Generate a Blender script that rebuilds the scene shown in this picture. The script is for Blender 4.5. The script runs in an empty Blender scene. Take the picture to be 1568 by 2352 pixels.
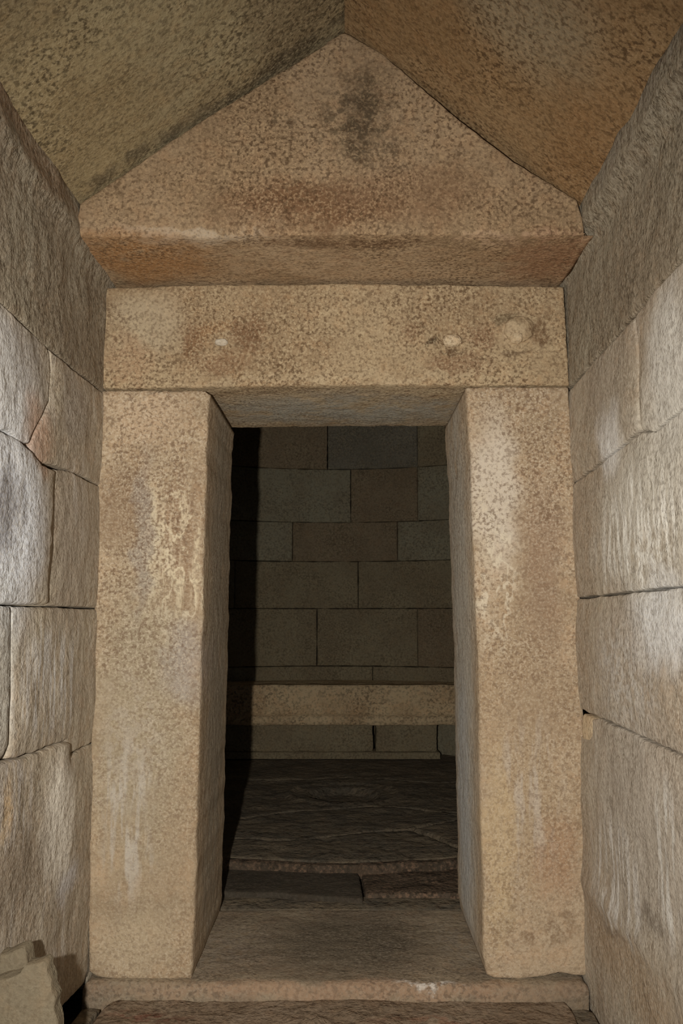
import bpy, bmesh, math, random
import numpy as np
from mathutils import Vector, Matrix, noise
from mathutils.geometry import delaunay_2d_cdt
random.seed(7)
S = bpy.context.scene
COL = S.collection

# ---------------------------------------------------------------- camera
F, VPX, VPY, EYE = 2100.0, 795.0, 1415.0, 1.2
PITCH = math.atan((VPY-1176)/F)
YAW = math.atan((VPX-784)/(F/math.cos(PITCH)))
cd = bpy.data.cameras.new('camera'); cam = bpy.data.objects.new('camera', cd); COL.objects.link(cam)
cam.location = (0, 0, EYE)
cam.rotation_euler = (math.pi/2+PITCH, 0, YAW)
cd.sensor_fit = 'VERTICAL'; cd.sensor_height = 24; cd.lens = 24*F/2352
cd.clip_start = .02
S.camera = cam

# ---------------------------------------------------------------- light
w = bpy.data.worlds.new('world'); S.world = w; w.use_nodes = True
bg = w.node_tree.nodes['Background']
bg.inputs[0].default_value = (.80, .90, 1.0, 1); bg.inputs[1].default_value = 0.55   # dull daylight at the open end of the passage
ld = bpy.data.lights.new('camera_flash', 'SPOT'); lo = bpy.data.objects.new('camera_flash', ld); COL.objects.link(lo)
lo.location = (-.24, .03, 1.185)                                                      # the flash sits left of the upright camera
lo.rotation_euler = (math.pi/2+math.radians(1), 0, math.radians(-1))
ld.energy = 280; ld.color = (1.0, .95, .86); ld.shadow_soft_size = .018
ld.spot_size = math.radians(95); ld.spot_blend = .9
S.view_settings.view_transform = 'Standard'; S.view_settings.look = 'None'
S.view_settings.gamma = 1; S.view_settings.use_curve_mapping = False
S.view_settings.exposure = 0.0

# ---------------------------------------------------------------- where a sight line meets a real plane
def ray(px, py):
    a = (px-784)/F; b = (1176-py)/F
    fy = math.cos(PITCH)-b*math.sin(PITCH); fz = math.sin(PITCH)+b*math.cos(PITCH)
    return (a*math.cos(YAW)-fy*math.sin(YAW), a*math.sin(YAW)+fy*math.cos(YAW), fz)
def onY(px, py, D): r = ray(px, py); return (r[0]/r[1]*D, EYE+r[2]/r[1]*D)
def onX(px, py, X): r = ray(px, py); t = X/r[0]; return (r[1]*t, EYE+r[2]*t)
def onZ(px, py, Z): r = ray(px, py); t = (Z-EYE)/r[2]; return (r[0]*t, r[1]*t)
CX, CY, R = -.10, 6.0, 2.05
def onC(px, py, rad=R):
    r = ray(px, py)
    a = r[0]**2+r[1]**2; b = -2*(r[0]*CX+r[1]*CY); c = CX*CX+CY*CY-rad*rad
    t = (-b+math.sqrt(b*b-4*a*c))/(2*a)
    return (math.atan2(r[0]*t-CX, r[1]*t-CY), EYE+r[2]*t)

# ---------------------------------------------------------------- frames: (u, v, h) -> world, h towards the viewer's side
def frY(D): return lambda u, v, h: Vector((u, D-h, v))
def frL(x): return lambda u, v, h: Vector((x+h, u, v))
def frR(x): return lambda u, v, h: Vector((x-h, u, v))
def frZ(z): return lambda u, v, h: Vector((u, v, z+h))
def frC(rad): return lambda u, v, h: Vector((CX+(rad-h)*math.sin(u/rad), CY+(rad-h)*math.cos(u/rad), v))
def frP(o, eu, ev, n): return lambda u, v, h: o+eu*u+ev*v+n*h

# ---------------------------------------------------------------- stone mesh
def fbm(p, s): return noise.noise(p*s)+.5*noise.noise(p*s*2.1)+.25*noise.noise(p*s*4.3)
def stone_mesh(name, outline, frame, thick, r=.012, amp=.004, step=.04, edge=None, jit=.003, pillow=.004, hfun=None, side_amp=.003, taper=None, ns=5.0):
    edge = edge or step*.6
    pts = [Vector(p) for p in outline]
    if sum(a.x*b.y-b.x*a.y for a, b in zip(pts, pts[1:]+pts[:1])) < 0: pts.reverse()
    ring = []
    for a, b in zip(pts, pts[1:]+pts[:1]):
        n = max(1, int(round((b-a).length/edge)))
        nr = Vector((b.y-a.y, a.x-b.x)).normalized()
        for i in range(n):
            p = a.lerp(b, i/n); w3 = frame(p.x, p.y, 0)
            j = jit*(noise.noise(w3*9)+.8*noise.noise(w3*31+Vector((5, 3, 1))))
            ring.append(p+nr*(j-abs(jit)*.2))
    N = len(ring)
    P = np.array([[p.x, p.y] for p in ring]); Q = np.roll(P, -1, 0)
    def dist_in(X):
        d = Q-P; L = (d**2).sum(1)+1e-12
        t = np.clip(((X[:, None, :]-P)*d).sum(2)/L, 0, 1)
        dd = np.sqrt((((P+t[..., None]*d)-X[:, None, :])**2).sum(2)).min(1)
        c = ((P[:, 1] > X[:, 1:2]) != (Q[:, 1] > X[:, 1:2])) & (X[:, 0:1] < (Q[:, 0]-P[:, 0])*(X[:, 1:2]-P[:, 1])/(Q[:, 1]-P[:, 1]+1e-12)+P[:, 0])
        return dd, (c.sum(1) % 2) == 1
    pr = np.roll(P, 1, 0); tg = Q-pr; tg /= np.linalg.norm(tg, axis=1)[:, None]+1e-12
    inn = np.stack([-tg[:, 1], tg[:, 0]], 1)
    allp = [P]; alld = [np.zeros(N)]
    for d in (r*.12, r*.45, r):
        X = P+inn*d; dd, ins = dist_in(X); k = ins & (dd > d*.85)
        allp.append(X[k]); alld.append(dd[k])
    mn, mx = P.min(0), P.max(0)
    gx, gy = np.meshgrid(np.arange(mn[0]+step/2, mx[0], step), np.arange(mn[1]+step/2, mx[1], step))
    G = np.stack([gx.ravel(), gy.ravel()], 1)
    if len(G):
        G = G+np.random.RandomState(3).uniform(-.2, .2, G.shape)*step
        dd, ins = dist_in(G); k = ins & (dd > r+step*.35); allp.append(G[k]); alld.append(dd[k])
    A = np.concatenate(allp); Dd = np.concatenate(alld)
    vs, es, fs, ov, oe, of = delaunay_2d_cdt([Vector(p) for p in A], [], [list(range(N))], 1, 1e-6)
    bm = bmesh.new(); bv = []
    for i, v in enumerate(vs):
        d = Dd[ov[i][0]] if ov[i] else r
        c = min(d, r); h = -(r-math.sqrt(max(0, r*r-(r-c)**2)))
        s = min(1, d/.10); h += pillow*s*s*(3-2*s)
        w0 = frame(v.x, v.y, 0)
        h += amp*fbm(w0, ns)*min(1, .3+d/(r*2))
        if hfun: h += hfun(v.x, v.y)*min(1, d/max(r, .01)+.25)
        bv.append(bm.verts.new(frame(v.x, v.y, h)))
    for f in fs:
        try: bm.faces.new([bv[k] for k in f])
        except ValueError: pass
    idx = {}
    for i, o in enumerate(ov):
        for k in o:
            if k < N: idx[k] = bv[i]
    cur = [idx.get(k) for k in range(N)]
    depths = [min(thick*.5, .03), thick*.35, thick*.7, thick] if thick > .12 else [thick*.5, thick]
    for dz in depths:
        nxt = []
        for k in range(N):
            u, v = P[k]
            if taper: u, v = taper(u, v, dz)
            w0 = frame(u, v, -dz); q = side_amp*fbm(w0, 9)
            nxt.append(bm.verts.new(frame(u+inn[k][0]*q, v+inn[k][1]*q, -dz-r)))
        for k in range(N):
            a, b = cur[k], cur[(k+1) % N]
            if a and b and a is not b: bm.faces.new([a, nxt[k], nxt[(k+1) % N], b])
        cur = nxt
    cap = bm.faces.new(cur)
    for e in cap.edges: e.smooth = False
    bmesh.ops.recalc_face_normals(bm, faces=bm.faces)
    for f in bm.faces: f.smooth = len(f.verts) < 5
    return bm

def link(name, bm, mat, parent=None, center=True):
    me = bpy.data.meshes.new(name)
    if center:
        z0 = min(v.co.z for v in bm.verts); n = len(bm.verts)
        c = Vector((sum(v.co.x for v in bm.verts)/n, sum(v.co.y for v in bm.verts)/n, z0))
        bmesh.ops.translate(bm, verts=bm.verts, vec=-c)
    else: c = Vector((0, 0, 0))
    bm.to_mesh(me); bm.free()
    o = bpy.data.objects.new(name, me); COL.objects.link(o)
    if mat: me.materials.append(mat)
    o.location = c
    if parent:
        o.parent = parent; o.location = c-parent.location
    return o
def tag(o, label, cat, group=None):
    o['kind'] = 'thing'; o['label'] = label; o['category'] = cat
    if group: o['group'] = group
    return o
def struct(o): o['kind'] = 'structure'; return o
def empty(name, loc):
    o = bpy.data.objects.new(name, None); o.location = loc; o.empty_display_size = .1; COL.objects.link(o); return o
def box_bm(*boxes):
    bm = bmesh.new()
    for x0, y0, z0, x1, y1, z1 in boxes:
        m = Matrix.Translation(((x0+x1)/2, (y0+y1)/2, (z0+z1)/2)) @ Matrix.Diagonal((x1-x0, y1-y0, z1-z0, 1))
        bmesh.ops.create_cube(bm, size=1, matrix=m)
    return bm

# ---------------------------------------------------------------- granite
def lin(c): return tuple(((x/255)/12.92 if x/255 <= .04045 else ((x/255+.055)/1.055)**2.4) for x in c)
def gry(c, k=.25):
    m = sum(c)/3; return tuple(x*(1-k)+m*k for x in c)
def granite(name, A, B, speck=(70, 52, 38), spk=.55, scale=70, pale=(225, 210, 185), palek=.45, blotches=(), bump=.5, coarse=.35, rough=.85, patch=2.2, streak=None, spec=.25, grainz=None):
    m = bpy.data.materials.new(name); m.use_nodes = True
    nt = m.node_tree; nd = nt.nodes; nd.clear(); L = nt.links.new
    A, B = gry(A, .2), gry(B, .2); blotches = [(c, s_, gry(q, .2), k, md) for c, s_, q, k, md in blotches]
    def new(t, **k):
        n = nd.new(t)
        for a, b in k.items(): setattr(n, a, b)
        return n
    out = new('ShaderNodeOutputMaterial'); bs = new('ShaderNodeBsdfPrincipled'); L(bs.outputs[0], out.inputs[0])
    bs.inputs['Specular IOR Level'].default_value = spec; bs.inputs['Diffuse Roughness'].default_value = .3
    geo = new('ShaderNodeNewGeometry'); pos = geo.outputs['Position']
    def mapped(src, sc, off=(0, 0, 0)):
        n = new('ShaderNodeVectorMath', operation='MULTIPLY_ADD'); L(src, n.inputs[0]); n.inputs[1].default_value = sc; n.inputs[2].default_value = off
        return n.outputs[0]
    def noi(src, scale, detail=3, ro=.55, off=None, color=False):
        if off: src = mapped(src, (1, 1, 1), off)
        n = new('ShaderNodeTexNoise'); L(src, n.inputs['Vector']); n.inputs['Scale'].default_value = scale; n.inputs['Detail'].default_value = detail; n.inputs['Roughness'].default_value = ro
        return n.outputs['Color' if color else 'Fac']
    def rng(src, a, b, c=0., d=1., smooth=True):
        n = new('ShaderNodeMapRange', interpolation_type='SMOOTHSTEP' if smooth else 'LINEAR')
        L(src, n.inputs[0])
        for i, x in zip((1, 2, 3, 4), (a, b, c, d)): n.inputs[i].default_value = x
        return n.outputs[0]
    def mth(op, a, b):
        n = new('ShaderNodeMath', operation=op)
        for i, x in enumerate((a, b)):
            if isinstance(x, (int, float)): n.inputs[i].default_value = x
            else: L(x, n.inputs[i])
        return n.outputs[0]
    def mix(f, a, b):
        n = new('ShaderNodeMix', data_type='RGBA')
        for i, x in ((0, f), (6, a), (7, b)):
            if isinstance(x, tuple): n.inputs[i].default_value = (*x, 1)
            elif isinstance(x, (int, float)): n.inputs[i].default_value = x
            else: L(x, n.inputs[i])
        return n.outputs[2]
    big = rng(noi(pos, patch, 4, .6), .36, .64)
    col = mix(big, lin(A), lin(B))
    # warm / cool drift within the grain
    warm = rng(noi(pos, 19, 3, .6, (3, 7, 1)), .45, .7, 0, .35)
    col = mix(warm, col, tuple(a*b for a, b in zip(lin(A), (1.08, .92, .80))))
    # broad stains, deposits and some painted-in light and shade, each with its own shape
    if blotches:
        wob = noi(pos, 7, 4, .65, color=True)
        wv = new('ShaderNodeVectorMath', operation='MULTIPLY_ADD'); L(wob, wv.inputs[0]); wv.inputs[1].default_value = (.16, .16, .22); L(pos, wv.inputs[2])
        wp = mapped(wv.outputs[0], (1, 1, 1), (-.08, -.08, -.11))
        st = noi(mapped(pos, (30, 30, 4)), 1, 3, .6)
        sp = noi(pos, 24, 4, .65, (9, 2, 4)); net = noi(mapped(pos, (17, 17, 9)), 1, 3, .6)
        for c, s, color, k, mode in blotches:
            inv = tuple(1/x for x in s); off = tuple(-ci*i for ci, i in zip(c, inv))
            ln = new('ShaderNodeVectorMath', operation='LENGTH'); L(mapped(wp, inv, off), ln.inputs[0])
            f = rng(ln.outputs['Value'], 1.15, .35, 0, k)
            if mode == 'streak': f = mth('MULTIPLY', f, rng(st, .45, .60))
            elif mode == 'spots': f = mth('MULTIPLY', f, rng(sp, .44, .56))
            elif mode == 'net': f = mth('MULTIPLY', f, rng(mth('ABSOLUTE', mth('SUBTRACT', net, .5), 0), .045, .008))
            col = mix(f, col, lin(color))
    if streak:
        f = mth('MULTIPLY', rng(noi(mapped(pos, (22, 22, 3.5)), 1, 4, .6, (4, 4, 4)), .5, .68), rng(noi(pos, 3.1, 2, .5, (1, 8, 2)), .42, .62, 0, streak[1]))
        col = mix(f, col, lin(streak[0]))
    # mineral grain
    g1 = noi(pos, scale*1.7, 2, .6); g2 = noi(pos, scale*1.15, 3, .62, (11, 5, 2))
    gm = rng(noi(pos, 3.4, 3, .6, (6, 6, 1)), .36, .62, .55, 1)
    if grainz:
        sx = new('ShaderNodeSeparateXYZ'); L(wp if blotches else pos, sx.inputs[0])
        gm = mth('MULTIPLY', gm, rng(sx.outputs[2], grainz[0], grainz[1], .68, 1))
    col = mix(mth('MULTIPLY', gm, rng(g1, .46, .64, 0, palek)), col, lin(pale))
    col = mix(mth('MULTIPLY', gm, rng(g2, .54, .36, 0, spk)), col, lin(speck))
    L(col, bs.inputs['Base Color'])
    bs.inputs['Roughness'].default_value = rough
    hmix = mth('ADD', mth('MULTIPLY', g1, .5), mth('MULTIPLY', noi(pos, 210, 2, .6), .35))
    b1 = new('ShaderNodeBump'); b1.inputs['Strength'].default_value = bump; b1.inputs['Distance'].default_value = .012; L(hmix, b1.inputs['Height'])
    b2 = new('ShaderNodeBump'); b2.inputs['Strength'].default_value = coarse; b2.inputs['Distance'].default_value = .05
    L(noi(pos, 14, 4, .6, (2, 2, 9)), b2.inputs['Height']); L(b1.outputs[0], b2.inputs['Normal'])
    L(b2.outputs[0], bs.inputs['Normal'])
    return m

XL, XR, DJ, DT, DB = -.872, .802, 3.2, 2.80, 3.9     # left wall, right wall, door face, gable face, door back
def bY(px, py, sx, sy, color, k, mode='', D=DJ, dep=.6):
    x, z = onY(px, py, D); return ((x, D, z), (sx*D/F, dep, sy*D/F), color, k, mode)
def bX(px, py, sy, sz, color, k, mode='', X=XL):
    y, z = onX(px, py, X); return ((X, y, z), (.5, sy, sz), color, k, mode)

M_gable = granite('gable granite', (178, 148, 112), (160, 130, 94), speck=(80, 58, 38), spk=.75, scale=66, palek=.5, pale=(210, 180, 142), blotches=[
    bY(820, 270, 130, 150, (92, 76, 54), .75, 'spots', DT), bY(830, 260, 60, 130, (84, 68, 48), .6, '', DT),
    bY(700, 470, 260, 75, (128, 84, 50), .75, '', DT), bY(950, 440, 200, 90, (132, 90, 58), .45, '', DT),
    bY(640, 290, 60, 40, (90, 70, 48), .6, 'spots', DT), bY(900, 360, 60, 60, (84, 64, 44), .5, 'spots', DT),
    bY(420, 535, 240, 22, (214, 196, 170), .5, '', DT, .12), bY(1200, 545, 220, 14, (214, 176, 140), .5, '', DT, .12),
    ((-.72, 2.98, 2.40), (.34, .28, .05), (168, 112, 56), .8, ''), ((.72, 3.0, 2.40), (.25, .3, .05), (150, 92, 54), .6, ''),
    ((0, 2.86, 2.39), (.45, .07, .04), (100, 64, 36), .7, '')], patch=3)
M_lintel = granite('lintel granite', (192, 164, 124), (172, 142, 104), speck=(92, 66, 42), spk=.75, scale=74, palek=.55, pale=(222, 202, 166), blotches=[
    bY(450, 775, 40, 60, (148, 104, 66), .7), bY(570, 770, 40, 60, (140, 98, 64), .7), bY(510, 830, 70, 30, (150, 106, 70), .6), bY(500, 745, 60, 30, (176, 130, 84), .6),
    bY(950, 750, 35, 50, (146, 104, 70), .6), bY(1006, 785, 12, 14, (74, 54, 36), .9), bY(1035, 812, 34, 8, (96, 72, 48), .8), bY(1186, 812, 40, 8, (110, 82, 56), .7), bY(1240, 790, 8, 30, (110, 82, 56), .6), bY(1190, 757, 36, 34, (212, 186, 148), .5), bY(1050, 840, 90, 34, (150, 108, 74), .6), bY(1110, 770, 50, 50, (150, 106, 72), .6), bY(1240, 760, 30, 50, (134, 98, 64), .7), bY(1170, 720, 40, 18, (112, 94, 66), .7),  # shadow pocket and crescents around the bosses are painted in, among real stains
    ((0, 3.6, 2.0), (.75, .36, .06), (172, 168, 154), .9, ''), bY(1000, 690, 300, 40, (150, 118, 84), .3), bY(340, 740, 110, 90, (214, 196, 162), .5), bY(780, 870, 500, 14, (214, 190, 150), .4), bY(300, 830, 70, 60, (190, 146, 108), .4)], patch=3)  # grey soffit patch: unstained stone, with daylight tint and brightness painted in
JB = dict(grainz=(.75, 1.35), speck=(118, 90, 66), scale=78, spk=.68, palek=.5, pale=(236, 222, 198), patch=2.5)
M_jambL = granite('left jamb granite', (202, 176, 140), (184, 157, 122), blotches=[
    bY(340, 950, 120, 90, (222, 190, 152), .6), bY(285, 1150, 70, 130, (156, 124, 92), .55),
    bY(420, 1250, 75, 250, (170, 132, 98), .5), bY(400, 1300, 70, 300, (236, 216, 178), .8, 'streak'), bY(410, 1290, 75, 260, (240, 222, 184), .9, 'net'), bY(400, 1490, 60, 160, (228, 212, 184), .6, 'net'), bY(350, 1270, 9, 220, (240, 222, 184), .8),
    ((-.49, 3.58, 1.0), (.05, .36, 1.7), (168, 158, 138), .75, ''), bY(380, 897, 40, 8, (70, 60, 46), .8),  # grey reveal patch: less stained stone plus daylight painted into the colour
    bY(320, 1650, 130, 420, (178, 162, 132), .75), bY(330, 1230, 26, 240, (166, 158, 150), .5), bY(420, 1520, 60, 110, (170, 160, 156), .55),
    bY(290, 1880, 60, 230, (210, 202, 190), .65, 'streak'), bY(300, 1700, 90, 200, (200, 186, 168), .4, 'spots'),
    bY(310, 2090, 150, 40, (170, 148, 116), .6), bY(330, 2170, 120, 90, (206, 184, 148), .5)], **JB)
M_jambR = granite('right jamb granite', (204, 177, 142), (185, 157, 122), blotches=[
    bY(1140, 1130, 70, 230, (232, 218, 198), .8), bY(1110, 1330, 40, 220, (222, 202, 172), .7, 'spots'),
    bY(1250, 1280, 60, 260, (166, 132, 104), .6), bY(1180, 1620, 110, 260, (190, 160, 122), .5), bY(1230, 1600, 90, 300, (172, 144, 112), .5),
    bY(1210, 1900, 110, 260, (196, 168, 130), .5), bY(1215, 1850, 90, 200, (206, 192, 176), .6, 'streak'),
    bY(1145, 1950, 40, 250, (216, 186, 138), .6), bY(1140, 1330, 60, 200, (240, 226, 198), .7, 'net'), ((.45, 3.60, 1.0), (.05, .38, 1.7), (210, 202, 186), .9, ''), ((.46, 3.66, .5), (.05, .25, .6), (204, 206, 206), .75, ''), bY(1240, 2130, 130, 40, (150, 118, 84), .55, 'spots'), bY(1280, 1980, 60, 120, (190, 140, 100), .5)], **JB)  # two grey reveal patches: mineral film, with cool daylight brightness painted in
WL = dict(speck=(100, 84, 66), spk=.45, scale=64, palek=.3, pale=(228, 220, 204), coarse=.4, bump=.5)
M_wallL = granite('left wall granite', (190, 174, 148), (174, 156, 132), blotches=[
    bX(0, 880, .40, .24, (226, 226, 226), .85), bX(60, 820, .18, .16, (150, 140, 132), .5), bX(170, 950, .16, .14, (160, 146, 132), .6),
    bX(10, 1200, .34, .34, (226, 230, 238), .95), bX(10, 1170, .12, .14, (132, 128, 132), .75), bX(90, 1000, .16, .12, (190, 140, 104), .7),
    bX(170, 1250, .3, .3, (178, 162, 144), .5), bX(110, 1560, .35, .18, (226, 224, 222), .7, 'streak'), bX(5, 1560, .12, .3, (196, 196, 188), .6),
    bX(130, 1890, .17, .24, (246, 236, 218), .95), bX(30, 1850, .2, .15, (204, 196, 190), .7, 'streak'), bX(10, 1870, .06, .07, (206, 166, 112), .6),
    bX(150, 2020, .14, .08, (214, 210, 212), .7), bX(40, 2000, .3, .14, (140, 120, 98), .6)], streak=((222, 216, 208), .35), **WL)
def bR(px, py, sy, sz, color, k, mode=''): return bX(px, py, sy, sz, color, k, mode, XR)
M_wallR = granite('right wall granite', (186, 170, 146), (172, 152, 128), blotches=[
    bR(1400, 1000, .13, .13, (236, 234, 232), .9), bR(1400, 900, .25, .2, (164, 148, 128), .6), bR(1540, 850, .22, .3, (216, 212, 204), .8),
    bR(1500, 1180, .55, .34, (210, 204, 190), .75), bR(1470, 1230, .5, .2, (244, 240, 230), .9, 'streak'), bR(1500, 1270, .3, .1, (164, 142, 110), .5, 'spots'),
    bR(1520, 1440, .35, .16, (222, 222, 222), .8), bR(1420, 1500, .3, .2, (176, 158, 140), .6), bR(1440, 1560, .35, .2, (208, 202, 194), .6, 'spots'),
    bR(1480, 1900, .6, .4, (182, 170, 156), .7), bR(1420, 2020, .3, .2, (222, 216, 208), .9, 'streak'), bR(1540, 1980, .12, .25, (224, 220, 212), .8, 'streak'),
    bR(1410, 2135, .18, .03, (126, 114, 102), .8), bR(1500, 2115, .14, .03, (134, 120, 106), .6), bR(1450, 2230, .5, .12, (176, 144, 108), .6)], streak=((220, 214, 204), .3), **WL)
M_wallT = granite('upper wall granite', (166, 152, 128), (150, 132, 108), speck=(78, 66, 50), spk=.6, scale=56, palek=.3, pale=(206, 196, 176), coarse=.6, bump=.8, blotches=[
    bX(60, 330, .6, .06, (150, 112, 78), .6), bR(1500, 200, .8, .12, (152, 142, 128), .6)])
M_ceilL = granite('left ceiling granite', (168, 150, 110), (154, 134, 96), speck=(74, 62, 44), spk=.8, scale=62, palek=.4, pale=(200, 182, 146), coarse=.35, blotches=[
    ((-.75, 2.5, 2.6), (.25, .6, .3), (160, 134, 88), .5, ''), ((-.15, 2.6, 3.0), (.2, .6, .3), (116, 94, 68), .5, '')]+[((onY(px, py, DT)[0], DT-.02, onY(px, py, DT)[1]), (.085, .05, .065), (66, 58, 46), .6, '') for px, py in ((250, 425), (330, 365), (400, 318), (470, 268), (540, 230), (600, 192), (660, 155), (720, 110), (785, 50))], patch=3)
M_ceilR = granite('right ceiling granite', (168, 134, 90), (154, 118, 74), speck=(80, 58, 36), spk=.8, scale=62, palek=.4, pale=(198, 168, 130), coarse=.35, blotches=[
    ((.5, 2.2, 2.8), (.3, .3, .3), (160, 148, 120), .6, ''), ((.72, 2.6, 2.6), (.14, .5, .2), (158, 112, 64), .45, '')], patch=3)
M_sill = granite('sill granite', (164, 144, 116), (144, 124, 100), speck=(64, 54, 44), spk=.45, scale=60, palek=.3, pale=(190, 176, 156), blotches=[
    ((0, 3.55, 0), (.38, .4, .2), (92, 82, 66), .7, ''), ((-.45, 3.5, 0), (.2, .3, .1), (158, 142, 124), .5, 'spots'), ((.42, 3.55, 0), (.14, .3, .1), (160, 146, 128), .5, 'spots'),
    ((0, 3.15, -.02), (1, .05, .06), (186, 146, 112), .7, ''), ((.27, 3.17, 0), (.14, .03, .03), (236, 226, 214), .9, 'spots')], patch=4)
M_front = granite('front slab granite', (152, 130, 106), (132, 110, 86), speck=(60, 46, 36), spk=.5, scale=46, palek=.3, pale=(184, 160, 136), blotches=[
    ((-.62, 3.03, -.05), (.14, .05, .1), (124, 62, 44), .7, 'spots'), ((.3, 3.0, -.05), (.3, .04, .1), (150, 94, 66), .5, 'spots')], patch=5, coarse=.8)
M_dark = granite('dark earth packing', (88, 76, 62), (70, 60, 48), speck=(30, 26, 20), spk=.5, scale=30, palek=.1, coarse=.8)
M_ch = [granite('chamber granite '+n, a, b, speck=(80, 68, 50), spk=.5, scale=50, palek=.3, pale=(206, 190, 154), patch=3) for n, a, b in (
    ('olive', (162, 146, 112), (150, 132, 100)), ('grey', (164, 156, 128), (154, 142, 114)), ('brown', (158, 136, 104), (146, 124, 94)), ('slate', (142, 134, 116), (130, 122, 104)))]
M_floor = granite('chamber floor granite', (134, 118, 94), (108, 98, 82), speck=(40, 34, 28), spk=.5, scale=40, palek=.2, pale=(150, 130, 106), patch=5, coarse=.7)
M_step = granite('dark step granite', (88, 78, 64), (78, 69, 56), speck=(44, 38, 33), spk=.5, scale=44, palek=.2, pale=(140, 126, 112), patch=4)
M_lip = granite('worn rosy step granite', (108, 90, 72), (88, 74, 58), speck=(48, 40, 32), spk=.7, scale=40, palek=.5, pale=(172, 138, 112), patch=6, coarse=.7)
M_bed = granite('bed granite', (240, 208, 158), (212, 174, 126), speck=(70, 54, 38), spk=.55, scale=42, palek=.6, pale=(240, 216, 176), patch=3.5, coarse=.6)
M_loose = granite('loose slab granite', (138, 124, 98), (126, 112, 88), speck=(96, 82, 64), spk=.4, scale=75, palek=.12, pale=(180, 166, 140), bump=.6)
M_boss = granite('pale boss granite', (226, 200, 160), (208, 180, 138), speck=(120, 92, 62), spk=.6, scale=80, palek=.5)
M_plug = granite('pale plug', (226, 214, 194), (206, 192, 168), speck=(150, 132, 108), spk=.4, scale=80)

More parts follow.
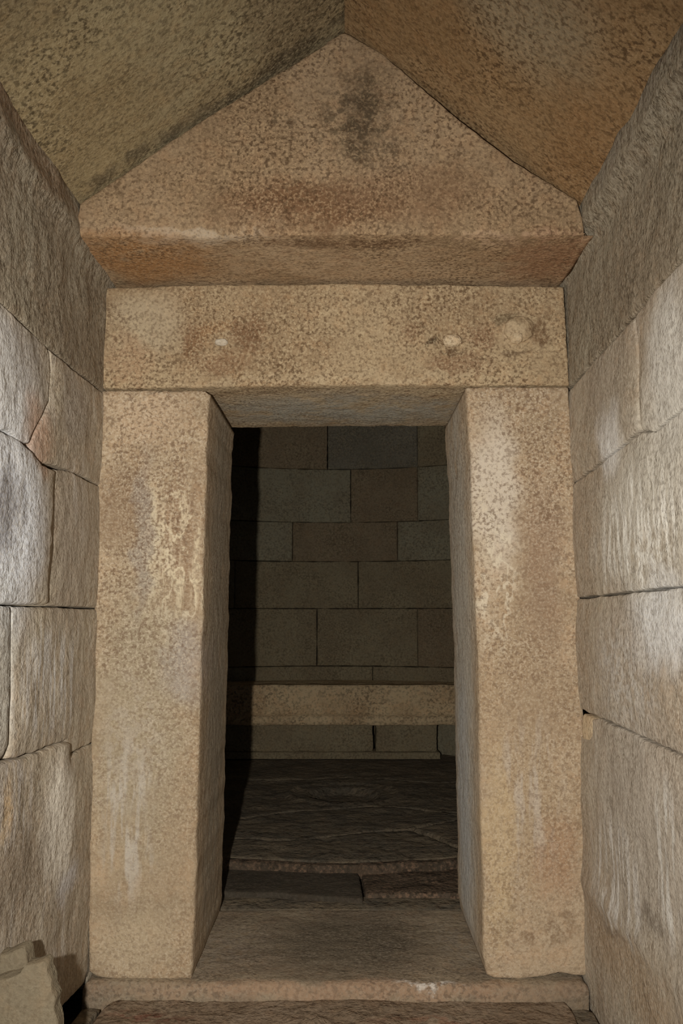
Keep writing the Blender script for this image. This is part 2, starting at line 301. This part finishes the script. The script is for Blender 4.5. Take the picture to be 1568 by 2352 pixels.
# ================================================================ the side walls of the passage
def wall(side):
    X = XL if side == 'left' else XR; fr = frL(X) if side == 'left' else frR(X); sg = 1 if side == 'left' else -1
    x0, x1 = (X-.75, X-.30) if side == 'left' else (X+.30, X+.75)
    root = struct(link('wall_'+side, box_bm((x0, -1.9, -.4, x1, 3.95, 2.56)), M_dark))
    W = lambda *pp: [onX(a, b, X) for a, b in pp]
    mt = M_wallL if side == 'left' else M_wallR
    Y0 = 1.45
    def ext(pts, z_first, z_last):                      # carry a block on past the frame, towards the entrance
        return [(Y0, z_first)]+pts+[(Y0, z_last)]
    def ridge(u, v):
        if side == 'left': return .022*math.exp(-((v-2.415)/.03)**2)+.008*(v > 2.42)
        t = min(1, max(0, (v-2.40-.008*noise.noise(Vector((u*6, 0, 3))))/.05)); return .045*t*t*(3-2*t)+.03*max(0, v-2.45)
    stones = []
    B = 3.62                                            # hidden ends run on beside the jambs
    zt = 2.545
    if side == 'left':
        zj = 2.018
        b0 = W((228, 893), (160, 836), (115, 800), (95, 786), (90, 777), (45, 733), (0, 690))
        stones.append(([(B, zt), (3.2, 2.553), (2.9, 2.545), (2.7, 2.535), (2.55, 2.555), (2.4, 2.54), (2.2, 2.55), (Y0, 2.545), (Y0, b0[-1][1])]+b0[::-1]+[(B, b0[0][1])], M_wallT, ridge))
        t1 = W((0, 691), (45, 735), (90, 780), (113, 800)); m1 = W((118, 850), (113, 922)); l1 = W((90, 970), (66, 1020)); c1 = W((45, 1012), (20, 992), (0, 985))
        stones.append(([(Y0, t1[0][1])]+t1+m1+l1+c1+[(Y0, c1[-1][1])], mt, None))
        stones.append((W((117, 804), (160, 840), (228, 895))+[(B, W((228, 895))[0][1]), (B, W((222, 1110))[0][1])]+W((222, 1110), (185, 1092), (150, 1075), (95, 1063), (80, 1048), (70, 1026), (94, 970), (116, 924), (120, 850)), mt, lambda u, v: 0))
        r2 = W((0, 990), (30, 1002), (62, 1030), (88, 1065), (126, 1078), (121, 1160), (111, 1300), (104, 1390), (0, 1388))
        stones.append(([(Y0, r2[0][1])]+r2+[(Y0, r2[-1][1])], mt, lambda u, v: .012*math.exp(-((u-2.55)/.2)**2)))
        q = W((128, 1078), (160, 1082), (222, 1113)); stones.append((q+[(B, q[-1][1]), (B, W((215, 1396))[0][1])]+W((215, 1396), (106, 1391), (112, 1300), (123, 1160)), mt, None))
        q = W((0, 1391), (27, 1392), (25, 1500), (24, 1600), (17, 1712), (0, 1747)); stones.append(([(Y0, q[0][1])]+q+[(Y0, q[-1][1]-.02)], mt, None))
        q = W((30, 1393), (110, 1395), (215, 1399)); s = W((205, 1710), (178, 1722), (156, 1736), (152, 1700), (120, 1710), (85, 1726), (40, 1741), (19, 1744), (20, 1712), (27, 1600), (28, 1500))
        stones.append((q+[(B, q[-1][1]), (B, s[0][1])]+s, mt, None))
        q = W((0, 1752), (16, 1748), (40, 1744), (85, 1729), (120, 1713), (149, 1703), (153, 1740), (178, 1726), (202, 1714)); s = W((200, 2238), (192, 2262), (165, 2290), (148, 2310), (130, 2335))
        z4 = s[-1][1]
        stones.append(([(Y0, q[0][1])]+q+[(B, q[-1][1]), (B, -.05), (3.24, -.05)]+s+[(2.45, .0), (Y0, 0)], mt, lambda u, v: .02*math.exp(-((u-2.85)/.12)**2-((v-.75)/.2)**2)))
        rest = [(b0[-1][1], 2.545), (c1[-1][1], b0[-1][1]), (r2[-1][1], c1[-1][1]), (q[0][1], r2[-1][1]), (0, q[0][1])]
    else:
        b0 = W((1310, 887), (1370, 818), (1455, 726), (1510, 655), (1568, 592))
        stones.append(([(Y0, 2.545), (2.2, 2.55), (2.5, 2.54), (2.8, 2.545), (3.2, 2.55), (B, zt), (B, b0[0][1])]+b0+[(Y0, b0[-1][1])], M_wallT, ridge))
        q = W((1312, 890), (1370, 821), (1455, 729), (1461, 800), (1467, 988)); s = W((1400, 1043), (1360, 1075), (1325, 1101))
        stones.append((q+s+[(B, s[-1][1]), (B, q[0][1])], mt, None))
        q = W((1458, 726), (1510, 658), (1568, 596)); s = W((1568, 935), (1530, 962), (1500, 990), (1471, 988), (1464, 800))
        stones.append((q+[(Y0, q[-1][1]), (Y0, s[0][1])]+s, mt, None)); za = s[0][1]
        q = W((1325, 1105), (1360, 1079), (1400, 1047), (1468, 993), (1500, 994), (1530, 966), (1568, 939)); s = W((1568, 1345), (1450, 1358), (1338, 1371))
        stones.append(([(B, q[0][1])]+q+[(Y0, q[-1][1]), (Y0, s[0][1])]+s+[(B, s[-1][1])], mt, None)); zb = s[0][1]
        q = W((1338, 1375), (1450, 1362), (1568, 1349)); s = W((1568, 1735), (1500, 1705), (1440, 1676), (1350, 1637))
        stones.append(([(B, q[0][1])]+q+[(Y0, q[-1][1]), (Y0, s[0][1])]+s+[(B, s[-1][1])], mt, None)); zc = s[0][1]
        q = W((1372, 1650), (1440, 1680), (1500, 1709), (1568, 1739))
        stones.append(([(B, q[0][1]-.08), (3.2, q[0][1]-.08), (3.08, q[0][1]-.07), (3.06, q[0][1]-.01)]+q+[(Y0, q[-1][1]), (Y0, -.12), (2.9, -.12), (B, -.06)], mt, lambda u, v: .01*math.exp(-((v-.32)/.03)**2)))
        q2 = W((1337, 1638), (1362, 1650), (1366, 1694), (1354, 1704), (1337, 1700))
        stones.append((q2, M_boss, lambda u, v: .002))
        rest = [(b0[-1][1], 2.545), (za, b0[-1][1]), (zb, za), (zc, zb), (-.12, zc)]
    for i, (pl, m, hf) in enumerate(stones):
        small = len(pl) == 5 and m is M_boss
        o = link('stone', stone_mesh('stone', pl, fr, .05 if small else .30, r=.008 if not small else .008, amp=.007, step=.03 if not small else .012, edge=.014, jit=.0035, hfun=hf, pillow=.006 if i else .001), m, root)
        if small: o['label'] = 'small pale chip wedged in the joint'
    for z0, z1 in rest:
        ys = [Y0-.004, Y0-1.0-random.uniform(0, .5), -1.6]
        for a, b in zip(ys, ys[1:]):
            link('stone', stone_mesh('stone', [(b, z0+.003), (a-.004, z0+.003), (a-.004, z1-.003), (b, z1-.003)], fr, .3, r=.012, amp=.008, step=.12, edge=.06), mt if z1 < 2.5 else M_wallT, root)
wall('left'); wall('right')

# ================================================================ gabled ceiling
apx = onY(788, 62, DT); spL = onY(179, 461, DT); spR = onY(1313, 446, DT)
ceil = struct(link('ceiling', box_bm((-1.6, -1.9, 3.62, 1.6, 4.4, 3.8)), M_dark))
def slab(a, b, mat, sgn):
    A = Vector((a[0], 0, a[1])); Bp = Vector((b[0], 0, b[1])); eu = (Bp-A).normalized(); ev = Vector((0, 1, 0))
    n = eu.cross(ev)*1.0
    if n.z > 0: n = -n
    Ln = (Bp-A).length+.5
    for y0, y1, st in ((1.25, 3.7, .035), (-.4, 1.246, .12), (-1.8, -.404, .12)):
        u0 = -.014
        link('stone_slab', stone_mesh('slab', [(u0, y0), (Ln, y0), (Ln, y1), (u0, y1)], frP(A, eu, ev, n), .3, r=.02, amp=.008, step=st, edge=st, jit=.004, pillow=.0, ns=4), mat, ceil)
slab((apx[0]+.004, apx[1]+.012), (spL[0], spL[1]+.006), M_ceilL, -1); slab((apx[0]+.004, apx[1]+.012), (spR[0], spR[1]+.006), M_ceilR, 1)

# ================================================================ gable stone
Y = lambda D, *pp: [onY(a, b, D) for a, b in pp]
zs = onY(780, 650, DJ)[1]+.004
g = Y(DT, (180, 466), (280, 400), (360, 345), (470, 268), (560, 215), (700, 128), (788, 70), (880, 122), (980, 210), (1080, 290), (1180, 370), (1262, 418), (1326, 458), (1338, 500), (1344, 541))
g += [(XR-.006, zs+.006), (.5, zs+.004), (0, zs+.006), (-.5, zs+.002), (XL+.004, zs+.004), (XL+.004, g[0][1]-.08)]
link_g = link('gable_stone', stone_mesh('g', g, frY(DT), .85, r=.012, amp=.006, step=.022, edge=.014, jit=.004, pillow=0), M_gable)
tag(link_g, 'triangular tan granite gable block with a dark brown stain, resting above the lintel', 'stone block')

# ================================================================ lintel
def dents(u, v):
    h = 0
    for px, py, s, d in ((1030, 776, .045, -.018), (1020, 765, .03, -.008), (1190, 745, .05, .014), (1187, 800, .05, -.006), (508, 785, .02, -.008), (570, 745, .04, -.006)):
        x, z = onY(px, py, DJ); h += d*math.exp(-((u-x)**2+(v-z)**2)/s**2)
    return h
zl = onY(780, 889, DJ)[1]
lp = Y(DJ, (240, 660), (450, 654), (780, 650), (1100, 654), (1296, 657), (1302, 780), (1308, 884), (1070, 885), (780, 884), (478, 889), (370, 891), (228, 891), (233, 780))
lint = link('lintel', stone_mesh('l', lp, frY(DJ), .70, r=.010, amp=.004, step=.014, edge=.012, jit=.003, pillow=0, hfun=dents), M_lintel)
tag(lint, 'long horizontal tan granite lintel with small bosses and brown stains, spanning the doorway', 'lintel')
def knob(px, py, rx, rz, dep, mat, name, label=None, flat=.45, rot=0):
    x, z = onY(px, py, DJ); bm = bmesh.new()
    bmesh.ops.create_icosphere(bm, subdivisions=4, radius=1)
    for v in bm.verts:
        c = v.co.copy(); c.x = math.copysign(abs(c.x)**.7, c.x); c.z = math.copysign(abs(c.z)**.8, c.z)
        k = 1+.12*noise.noise(c*2.2+Vector((px, 0, 0)))
        v.co = Vector((x+c.x*rx*k, DJ+.002-dep*.3+c.y*dep*k, z+c.z*rz*k+rot*c.x*rx))
    for f in bm.faces: f.smooth = True
    o = link(name, bm, mat, lint)
    if label: o['label'] = label
knob(508, 787, .023, .012, .018, M_plug, 'plug', 'pale plug set in the left of the lintel')
knob(1038, 784, .032, .021, .026, M_boss, 'boss', 'worn boss in a shallow hollow')
knob(1184, 779, .022, .019, .034, M_boss, 'boss', 'round pale boss near the right end')
knob(1190, 757, .052, .046, .026, M_lintel, 'boss', 'broad low boss around the round one')
knob(343, 800, .028, .008, .006, M_lintel, 'boss', 'faint flat boss near the left end')

# ================================================================ jambs
def toback(front, back):                    # inner reveal runs from the front line to the back line
    return None
jl = Y(DJ, (232, 897), (350, 895), (470, 895), (482, 905), (476, 960), (471, 1200), (463, 1500), (459, 1700), (452, 1950), (447, 2120), (443, 2225), (438, 2250), (330, 2254), (260, 2252), (225, 2246), (203, 2236), (202, 2100), (205, 1750), (214, 1450), (220, 1150), (228, 1000))
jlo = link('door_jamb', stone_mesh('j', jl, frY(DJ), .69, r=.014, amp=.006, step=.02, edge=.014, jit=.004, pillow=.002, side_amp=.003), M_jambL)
tag(jlo, 'left upright granite door jamb with pale drip streaks down its face', 'door jamb')
jr = Y(DJ, (1070, 889), (1190, 887), (1307, 888), (1314, 1000), (1320, 1070), (1323, 1160), (1333, 1300), (1337, 1500), (1341, 1640), (1347, 1750), (1349, 1950), (1352, 2120), (1350, 2244), (1315, 2243), (1283, 2236), (1255, 2245), (1200, 2251), (1135, 2249), (1118, 2240), (1110, 2200), (1108, 2000), (1102, 1800), (1096, 1500), (1088, 1300), (1080, 1050), (1072, 950))
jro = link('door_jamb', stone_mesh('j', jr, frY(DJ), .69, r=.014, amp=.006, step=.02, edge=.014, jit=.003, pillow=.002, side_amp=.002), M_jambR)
tag(jro, 'right upright granite door jamb with a whitish smear on its upper face', 'door jamb')

# ================================================================ sill, front slab, passage floor
fl = struct(link('floor', box_bm((-1.7, -1.9, -.5, 1.7, 3.1, -.13), (-1.7, 3.1, -.5, 1.7, 3.9, -.12), (-2.5, 3.9, -.5, 2.5, 8.6, -.02)), M_dark))
sl = [(XL+.005, 3.94), (-.5, 3.93), (0, 3.935), (.5, 3.93), (XR-.005, 3.94), (XR-.005, 3.16), (.45, 3.145), (0, 3.15), (-.45, 3.155), (XL+.005, 3.16)]
so = link('threshold_stone', stone_mesh('s', sl, frZ(0), .11, r=.022, amp=.005, step=.022, edge=.014, jit=.006, pillow=-.002), M_sill)
tag(so, 'wide worn threshold stone with a rounded front edge, lying between the two door jambs', 'threshold')
zf = -.05
Z = lambda z, *pp: [onZ(a, b, z) for a, b in pp]
fs = Z(zf, (232, 2315), (262, 2296), (400, 2292), (700, 2294), (1000, 2292), (1200, 2290), (1297, 2290), (1318, 2320), (1334, 2350))
fs = [(-.80, 2.1)]+fs[:0]+fs+[(.74, 2.7), (.76, 2.1)]
fo = link('passage_slab', stone_mesh('f', fs, frZ(zf), .08, r=.016, amp=.010, step=.03, edge=.02, jit=.006, pillow=0, hfun=lambda u, v: .03*math.exp(-((u+.1)/.04)**2-((v-2.985)/.03)**2)), M_front)
tag(fo, 'broad reddish brown floor slab in front of the threshold, at the bottom edge', 'floor slab')
fc = [Z(-.09, (178, 2290), (225, 2312), (228, 2352)), Z(-.09, (1305, 2292), (1352, 2262), (1400, 2352), (1340, 2352))]
for k, pl in enumerate(([(XL+.008, 3.14), (-.80, 3.14), (-.815, 2.9), (-.815, 2.1), (XL+.008, 2.1)], [(.715, 3.14), (XR-.008, 3.14), (XR-.008, 2.1), (.785, 2.1), (.765, 2.7), (.735, 2.95)])):
    link('stone', stone_mesh('k', pl, frZ(-.068), .06, r=.006, amp=.006, step=.03, edge=.03), M_floor, fl)
for y1 in (2.09, .95, -.2):
    link('stone_slab', stone_mesh('k', [(XL+.01, y1), (XR-.01, y1), (XR-.01, y1-1.12), (XL+.01, y1-1.12)], frZ(-.06), .07, r=.015, amp=.01, step=.1, edge=.06), M_front, fl)

# loose slabs leaning at the left wall
d1 = 2.36
p1 = Y(d1, (12, 2190), (40, 2180), (54, 2177), (60, 2190), (64, 2215), (78, 2240), (84, 2300), (90, 2352)); z_b = -.06
p1 = [(XL+.012, p1[0][1]-.004)]+p1+[(p1[-1][0], z_b), (XL+.012, z_b)]
o = link('loose_slab', stone_mesh('a', p1, frY(d1), .05, r=.006, amp=.004, step=.02, edge=.012, jit=.004), M_loose)
tag(o, 'rear one of two loose stone slabs at the left wall, rounded top showing', 'stone slab')
d2 = 2.26
p2 = Y(d2, (25, 2246), (45, 2238), (58, 2220), (76, 2217), (97, 2209), (106, 2214), (107, 2232), (116, 2252), (116, 2272), (124, 2296), (122, 2318), (128, 2336), (130, 2352))
p2 = [(XL+.012, p2[0][1]-.02)]+p2+[(p2[-1][0]+.004, .12), (p2[-1][0]+.01, z_b), (XL+.012, z_b)]
o = link('loose_slab', stone_mesh('a', p2, frY(d2), .05, r=.006, amp=.004, step=.02, edge=.012, jit=.004), M_loose)
tag(o, 'front one of two loose stone slabs at the left wall, jagged right edge', 'stone slab')

# ================================================================ the round chamber
wf = struct(link('wall_front', box_bm((-2.4, 3.93, -.1, -.66, 4.25, 3.7), (.62, 3.93, -.1, 2.3, 4.25, 3.7), (-.66, 3.93, 2.16, .62, 4.25, 3.7)), M_dark))
bmc = bmesh.new()
prof = [(R+.36, -.1), (R+.36, 2.6), (1.95, 3.3), (1.2, 4.0), (.3, 4.45), (0, 4.5)]
nseg = 48; gap = .5; rows = []
for rr, zz in prof:
    rows.append([bmc.verts.new((CX+rr*math.sin(a), CY+rr*math.cos(a), zz)) for a in [-(math.pi-gap)+2*(math.pi-gap)*i/nseg for i in range(nseg+1)]] if rr else None)
for a, b in zip(rows[:-2], rows[1:-1]):
    for i in range(nseg): bmc.faces.new([a[i], a[i+1], b[i+1], b[i]])
wr = struct(link('wall_rear', bmc, M_dark))
zrow = [onC(780, y)[1] for y in (1568, 1530, 1398, 1290, 1200, 1078)]
lev = [.04, .33]+zrow
joint = {1: [860], 2: [855], 3: [728, 958], 4: [822], 5: [672, 912], 6: [805, 958], 7: [752]}
matr = {2: [0, 0], 3: [0, 0, 2], 4: [0, 0], 5: [1, 2, 1], 6: [1, 2, 1], 7: [2, 3]}
ym = {1: 1700, 2: 1550, 3: 1460, 4: 1340, 5: 1240, 6: 1140, 7: 1030}
lev += [lev[-1]+.42, lev[-1]+.66]
rnd = random.Random(5)
for i in range(len(lev)-1):
    z0, z1 = lev[i], lev[i+1]; full = z0 > 2.3; lim = math.pi if full else math.pi-gap
    vis = [onC(px, ym[i])[0] for px in joint[i]] if i in joint else [rnd.uniform(-.3, .3)]
    js = list(vis)
    while js[0] > -lim+.2: js.insert(0, max(-lim, js[0]-rnd.uniform(.44, .54)))
    while js[-1] < lim-.2: js.append(min(lim, js[-1]+rnd.uniform(.3, .44)))
    js[0], js[-1] = -lim, lim
    k0 = js.index(vis[0]) if vis[0] in js else 0
    rad = R
    for k, (a, b) in enumerate(zip(js, js[1:])):
        near = abs((a+b)/2) < .9
        mk = matr.get(i, [0, 2, 1]); q = k-k0+1
        m = M_ch[mk[q] if 0 <= q < len(mk) else rnd.choice([0, 0, 1, 2])]
        link('stone', stone_mesh('c', [(a*rad+.003, z0+.003), (b*rad-.003, z0+.003), (b*rad-.003, z1-.002), (a*rad+.003, z1-.002)], frC(rad+rnd.uniform(-.004, .004)), .28, r=.008, amp=.006, step=.05 if near else .14, edge=.03 if near else .1, jit=.004, pillow=.002), m, wr)
z = lev[-1]; rad = R
for s in range(6):                                       # the courses close inwards as a beehive vault
    rad -= .12+.06*s; z1 = z+.30; n = max(6, int(2*math.pi*rad/.8))
    if rad < .35: break
    for k in range(n):
        a, b = -math.pi+2*math.pi*k/n+s*.2, -math.pi+2*math.pi*(k+1)/n+s*.2
        link('stone', stone_mesh('c', [(a*rad+.003, z+.003), (b*rad-.003, z+.003), (b*rad-.003, z1-.002), (a*rad+.003, z1-.002)], frC(rad), .3, r=.01, amp=.008, step=.15, edge=.12), M_ch[k % 3], wr)
    z = z1
cap = bmesh.new(); bmesh.ops.create_cone(cap, cap_ends=True, segments=24, radius1=rad+.3, radius2=rad+.1, depth=.3, matrix=Matrix.Translation((CX, CY, z+.15)))
link('capstone', cap, M_ch[0], wr)

# steps inside the door
e1 = Z(.018, (833, 2064), (829, 2030), (822, 2000))
sa = [(-.64, 4.095), (-.3, 4.09)]+e1+[(-.3, 4.53), (-.64, 4.53)]
o = link('step_slab', stone_mesh('s', sa, frZ(.018), .04, r=.008, amp=.003, step=.03, edge=.016, jit=.003, pillow=0), M_step)
tag(o, 'smooth dark grey step slab just behind the threshold, left of the slanting joint', 'step')
sb = [(e1[0][0]+.012, 4.095), (.61, 4.09), (.61, 4.53), (e1[2][0]+.012, 4.53)]+[(e1[1][0]+.012, e1[1][1])]
o = link('step_slab', stone_mesh('s', sb, frZ(.013), .04, r=.009, amp=.006, step=.03, edge=.016, jit=.005, pillow=0), M_lip)
tag(o, 'rough speckled step slab just behind the threshold, right of the slanting joint', 'step')

# chamber floor slabs
ZF = .054
link('stone_strip', stone_mesh('s', [(-.64, 3.945), (.61, 3.945), (.61, 4.12), (-.64, 4.12)], frZ(-.006), .03, r=.006, amp=.004, step=.04, edge=.03), M_floor, fl)
def arc(a0, a1, n, rad=R-.01): return [(CX+rad*math.sin(a), CY+rad*math.cos(a)) for a in [a0+(a1-a0)*i/n for i in range(n+1)]]
def ring_x(sx, y):                                        # where the wall circle crosses depth y
    return (CX+sx*math.sqrt(max(0, (R-.01)**2-(y-CY)**2)), y)
A = Z(ZF, (545, 1926), (620, 1930), (700, 1927), (790, 1917), (860, 1909), (940, 1905))
ya, yb = A[0][1], A[-1][1]
Bj = Z(ZF, (560, 1880), (640, 1866), (760, 1858), (900, 1852), (1045, 1868))
Cj = Z(ZF, (640, 1792), (800, 1786), (1000, 1797))
F1 = [ring_x(-1, ya)]+A+Z(ZF, (1000, 1925), (1060, 1952))
F1e = ring_x(1, F1[-1][1]-.02)
front = Z(ZF, (1058, 1975), (930, 1983), (800, 1988), (660, 1984), (510, 1979))
def circ(p, q, n=7):                                      # follow the wall from p to q
    a0 = math.atan2(p[0]-CX, p[1]-CY); a1 = math.atan2(q[0]-CX, q[1]-CY)
    return arc(a0, a1, n)[1:-1]
def floor_slab(pl, hf=None, m=M_floor, st=.04):
    link('stone_slab', stone_mesh('f', pl, frZ(ZF), .09, r=.012, amp=.010, step=st, edge=.02, jit=.012, pillow=0, hfun=hf), m, fl)
pR = ring_x(1, front[0][1]); pL = ring_x(-1, front[-1][1])
strip = Z(ZF, (1058, 1968), (930, 1975), (800, 1980), (660, 1976), (510, 1970))
link('stone_edging', stone_mesh('f', [(pL[0]+.1, front[-1][1])]+front[::-1]+[(pR[0]-.1, front[0][1])]+[(pR[0]-.03, strip[0][1])]+strip+[(pL[0]+.03, strip[-1][1])], frZ(ZF), .05, r=.014, amp=.008, step=.02, edge=.014, jit=.008, pillow=0), M_lip, fl)
sh = .008
s2 = [(x, y+sh) for x, y in strip]
floor_slab(F1+[F1e]+circ(F1e, ring_x(1, s2[0][1]))+[ring_x(1, s2[0][1])]+s2+[ring_x(-1, s2[-1][1])]+circ(ring_x(-1, s2[-1][1]), F1[0]))
tri = Z(ZF, (948, 1903), (1058, 1879), (1120, 1866)); trb = Z(ZF, (1060, 1948), (1004, 1921))
e = ring_x(1, tri[-1][1]); e2 = ring_x(1, F1e[1]+.01)
floor_slab(tri+[e]+circ(e, e2)+[e2]+trb)
up = lambda L, d: [(x, y+d) for x, y in L]
bL, bR_ = ring_x(-1, Bj[0][1]), ring_x(1, Bj[-1][1])
def hole(u, v):
    d = math.hypot(u-hx, v-hy); h = 0
    if d < .2: h = -.045
    elif d < .24: h = -.045*(.24-d)/.04
    h += .012*math.exp(-((d-.36)/.03)**2)-.006*(d < .34)
    return h
hx, hy = onZ(790, 1822, ZF)
floor_slab([ring_x(-1, A[0][1]+.01)]+up(A, .008)+up(tri[1:2], .008)+up([tri[2]], .008)+[ring_x(1, tri[2][1]+.008)]+circ(ring_x(1, tri[2][1]+.008), bR_)+[bR_]+Bj[::-1]+[bL]+circ(bL, ring_x(-1, A[0][1]+.01)), hole, st=.03)
cL, cR = ring_x(-1, Cj[0][1]), ring_x(1, Cj[-1][1])
b2L, b2R = ring_x(-1, Bj[0][1]+.01), ring_x(1, Bj[-1][1]+.01)
floor_slab([b2L]+up(Bj, .01)+[b2R]+circ(b2R, cR)+[cR]+Cj[::-1]+[cL]+circ(cL, b2L), hole, st=.025)
c2L, c2R = ring_x(-1, Cj[0][1]+.01), ring_x(1, Cj[-1][1]+.01)
floor_slab([c2L]+up(Cj, .01)+[c2R]+arc(math.atan2(c2R[0]-CX, c2R[1]-CY), math.atan2(c2L[0]-CX, c2L[1]-CY), 24)[1:-1], hole)

# ================================================================ stone bed at the rear wall
DBF, DSU = 7.35, 7.52
bed = empty('stone_bed', (CX, 7.6, ZF))
tag(bed, 'long tan stone bed with a moulded edge across the back of the dark chamber', 'stone bed')
zb_t = onY(800, 1574, DBF)[1]; zb_m = onY(800, 1643, DBF)[1]; zb_b = onY(800, 1666, DBF-.03)[1]
hw = math.sqrt((R-.03)**2-(DBF-.05-CY)**2)
def chord(y, rad=R-.012, n=14):
    a = math.acos((y-CY)/rad); return [(CX+rad*math.sin(t), CY+rad*math.cos(t)) for t in [-a+2*a*i/n for i in range(n+1)]]
# slab front as a moulded profile swept along x
bm = bmesh.new(); nx = 110; xs = [CX-hw+.02+(2*hw-.04)*i/nx for i in range(nx+1)]
pf = [(0, zb_t-.012), (-.003, zb_t-.06), (.004, zb_t-.12), (.010, zb_m+.03), (.004, zb_m+.008), (-.03, zb_m), (-.045, zb_m-.012), (-.047, (zb_m+zb_b)/2), (-.038, zb_b+.008), (-.02, zb_b), (.15, zb_b+.002), (.15, zb_t), (.012, zb_t)]
prev = None
for x in xs:
    col_ = []
    for dy, zz in pf:
        p = Vector((x, DBF+dy, zz)); q = .006*fbm(p, 6)
        col_.append(bm.verts.new((x, DBF+dy+(q if dy < .1 else 0), zz+q*.8)))
    if prev:
        for k in range(len(pf)): bm.faces.new([prev[k], col_[k], col_[(k+1) % len(pf)], prev[(k+1) % len(pf)]])
    else: bm.faces.new(col_)
    prev = col_
bm.faces.new(prev[::-1]); bmesh.ops.recalc_face_normals(bm, faces=bm.faces)
for f in bm.faces: f.smooth = True
link('front_rail', bm, M_bed, bed)
link('bed_slab', stone_mesh('t', chord(DBF+.16), frZ(zb_t-.005), zb_t-zb_b-.03, r=.01, amp=.004, step=.06, edge=.04), M_bed, bed)
zsb = ZF+.012
for x0, x1 in ((-1.05, onY(858, 1700, DSU)[0]-.003), (onY(862, 1700, DSU)[0]+.003, onY(1003, 1700, DSU)[0])):
    link('support_stone', stone_mesh('t', [(x0, zsb+.05), (x1, zsb+.05), (x1, zb_b-.004), (x0, zb_b-.004)], frY(DSU), .3, r=.01, amp=.008, step=.04, edge=.02, jit=.006), M_ch[0], bed)
link('plinth', stone_mesh('t', [(-1.07, DSU-.03), (onY(1010, 1735, DSU)[0], DSU-.03), (onY(1010, 1735, DSU)[0], DSU+.2), (-1.07, DSU+.2)], frZ(zsb+.048), .04, r=.01, amp=.005, step=.04, edge=.02), M_ch[0], bed)
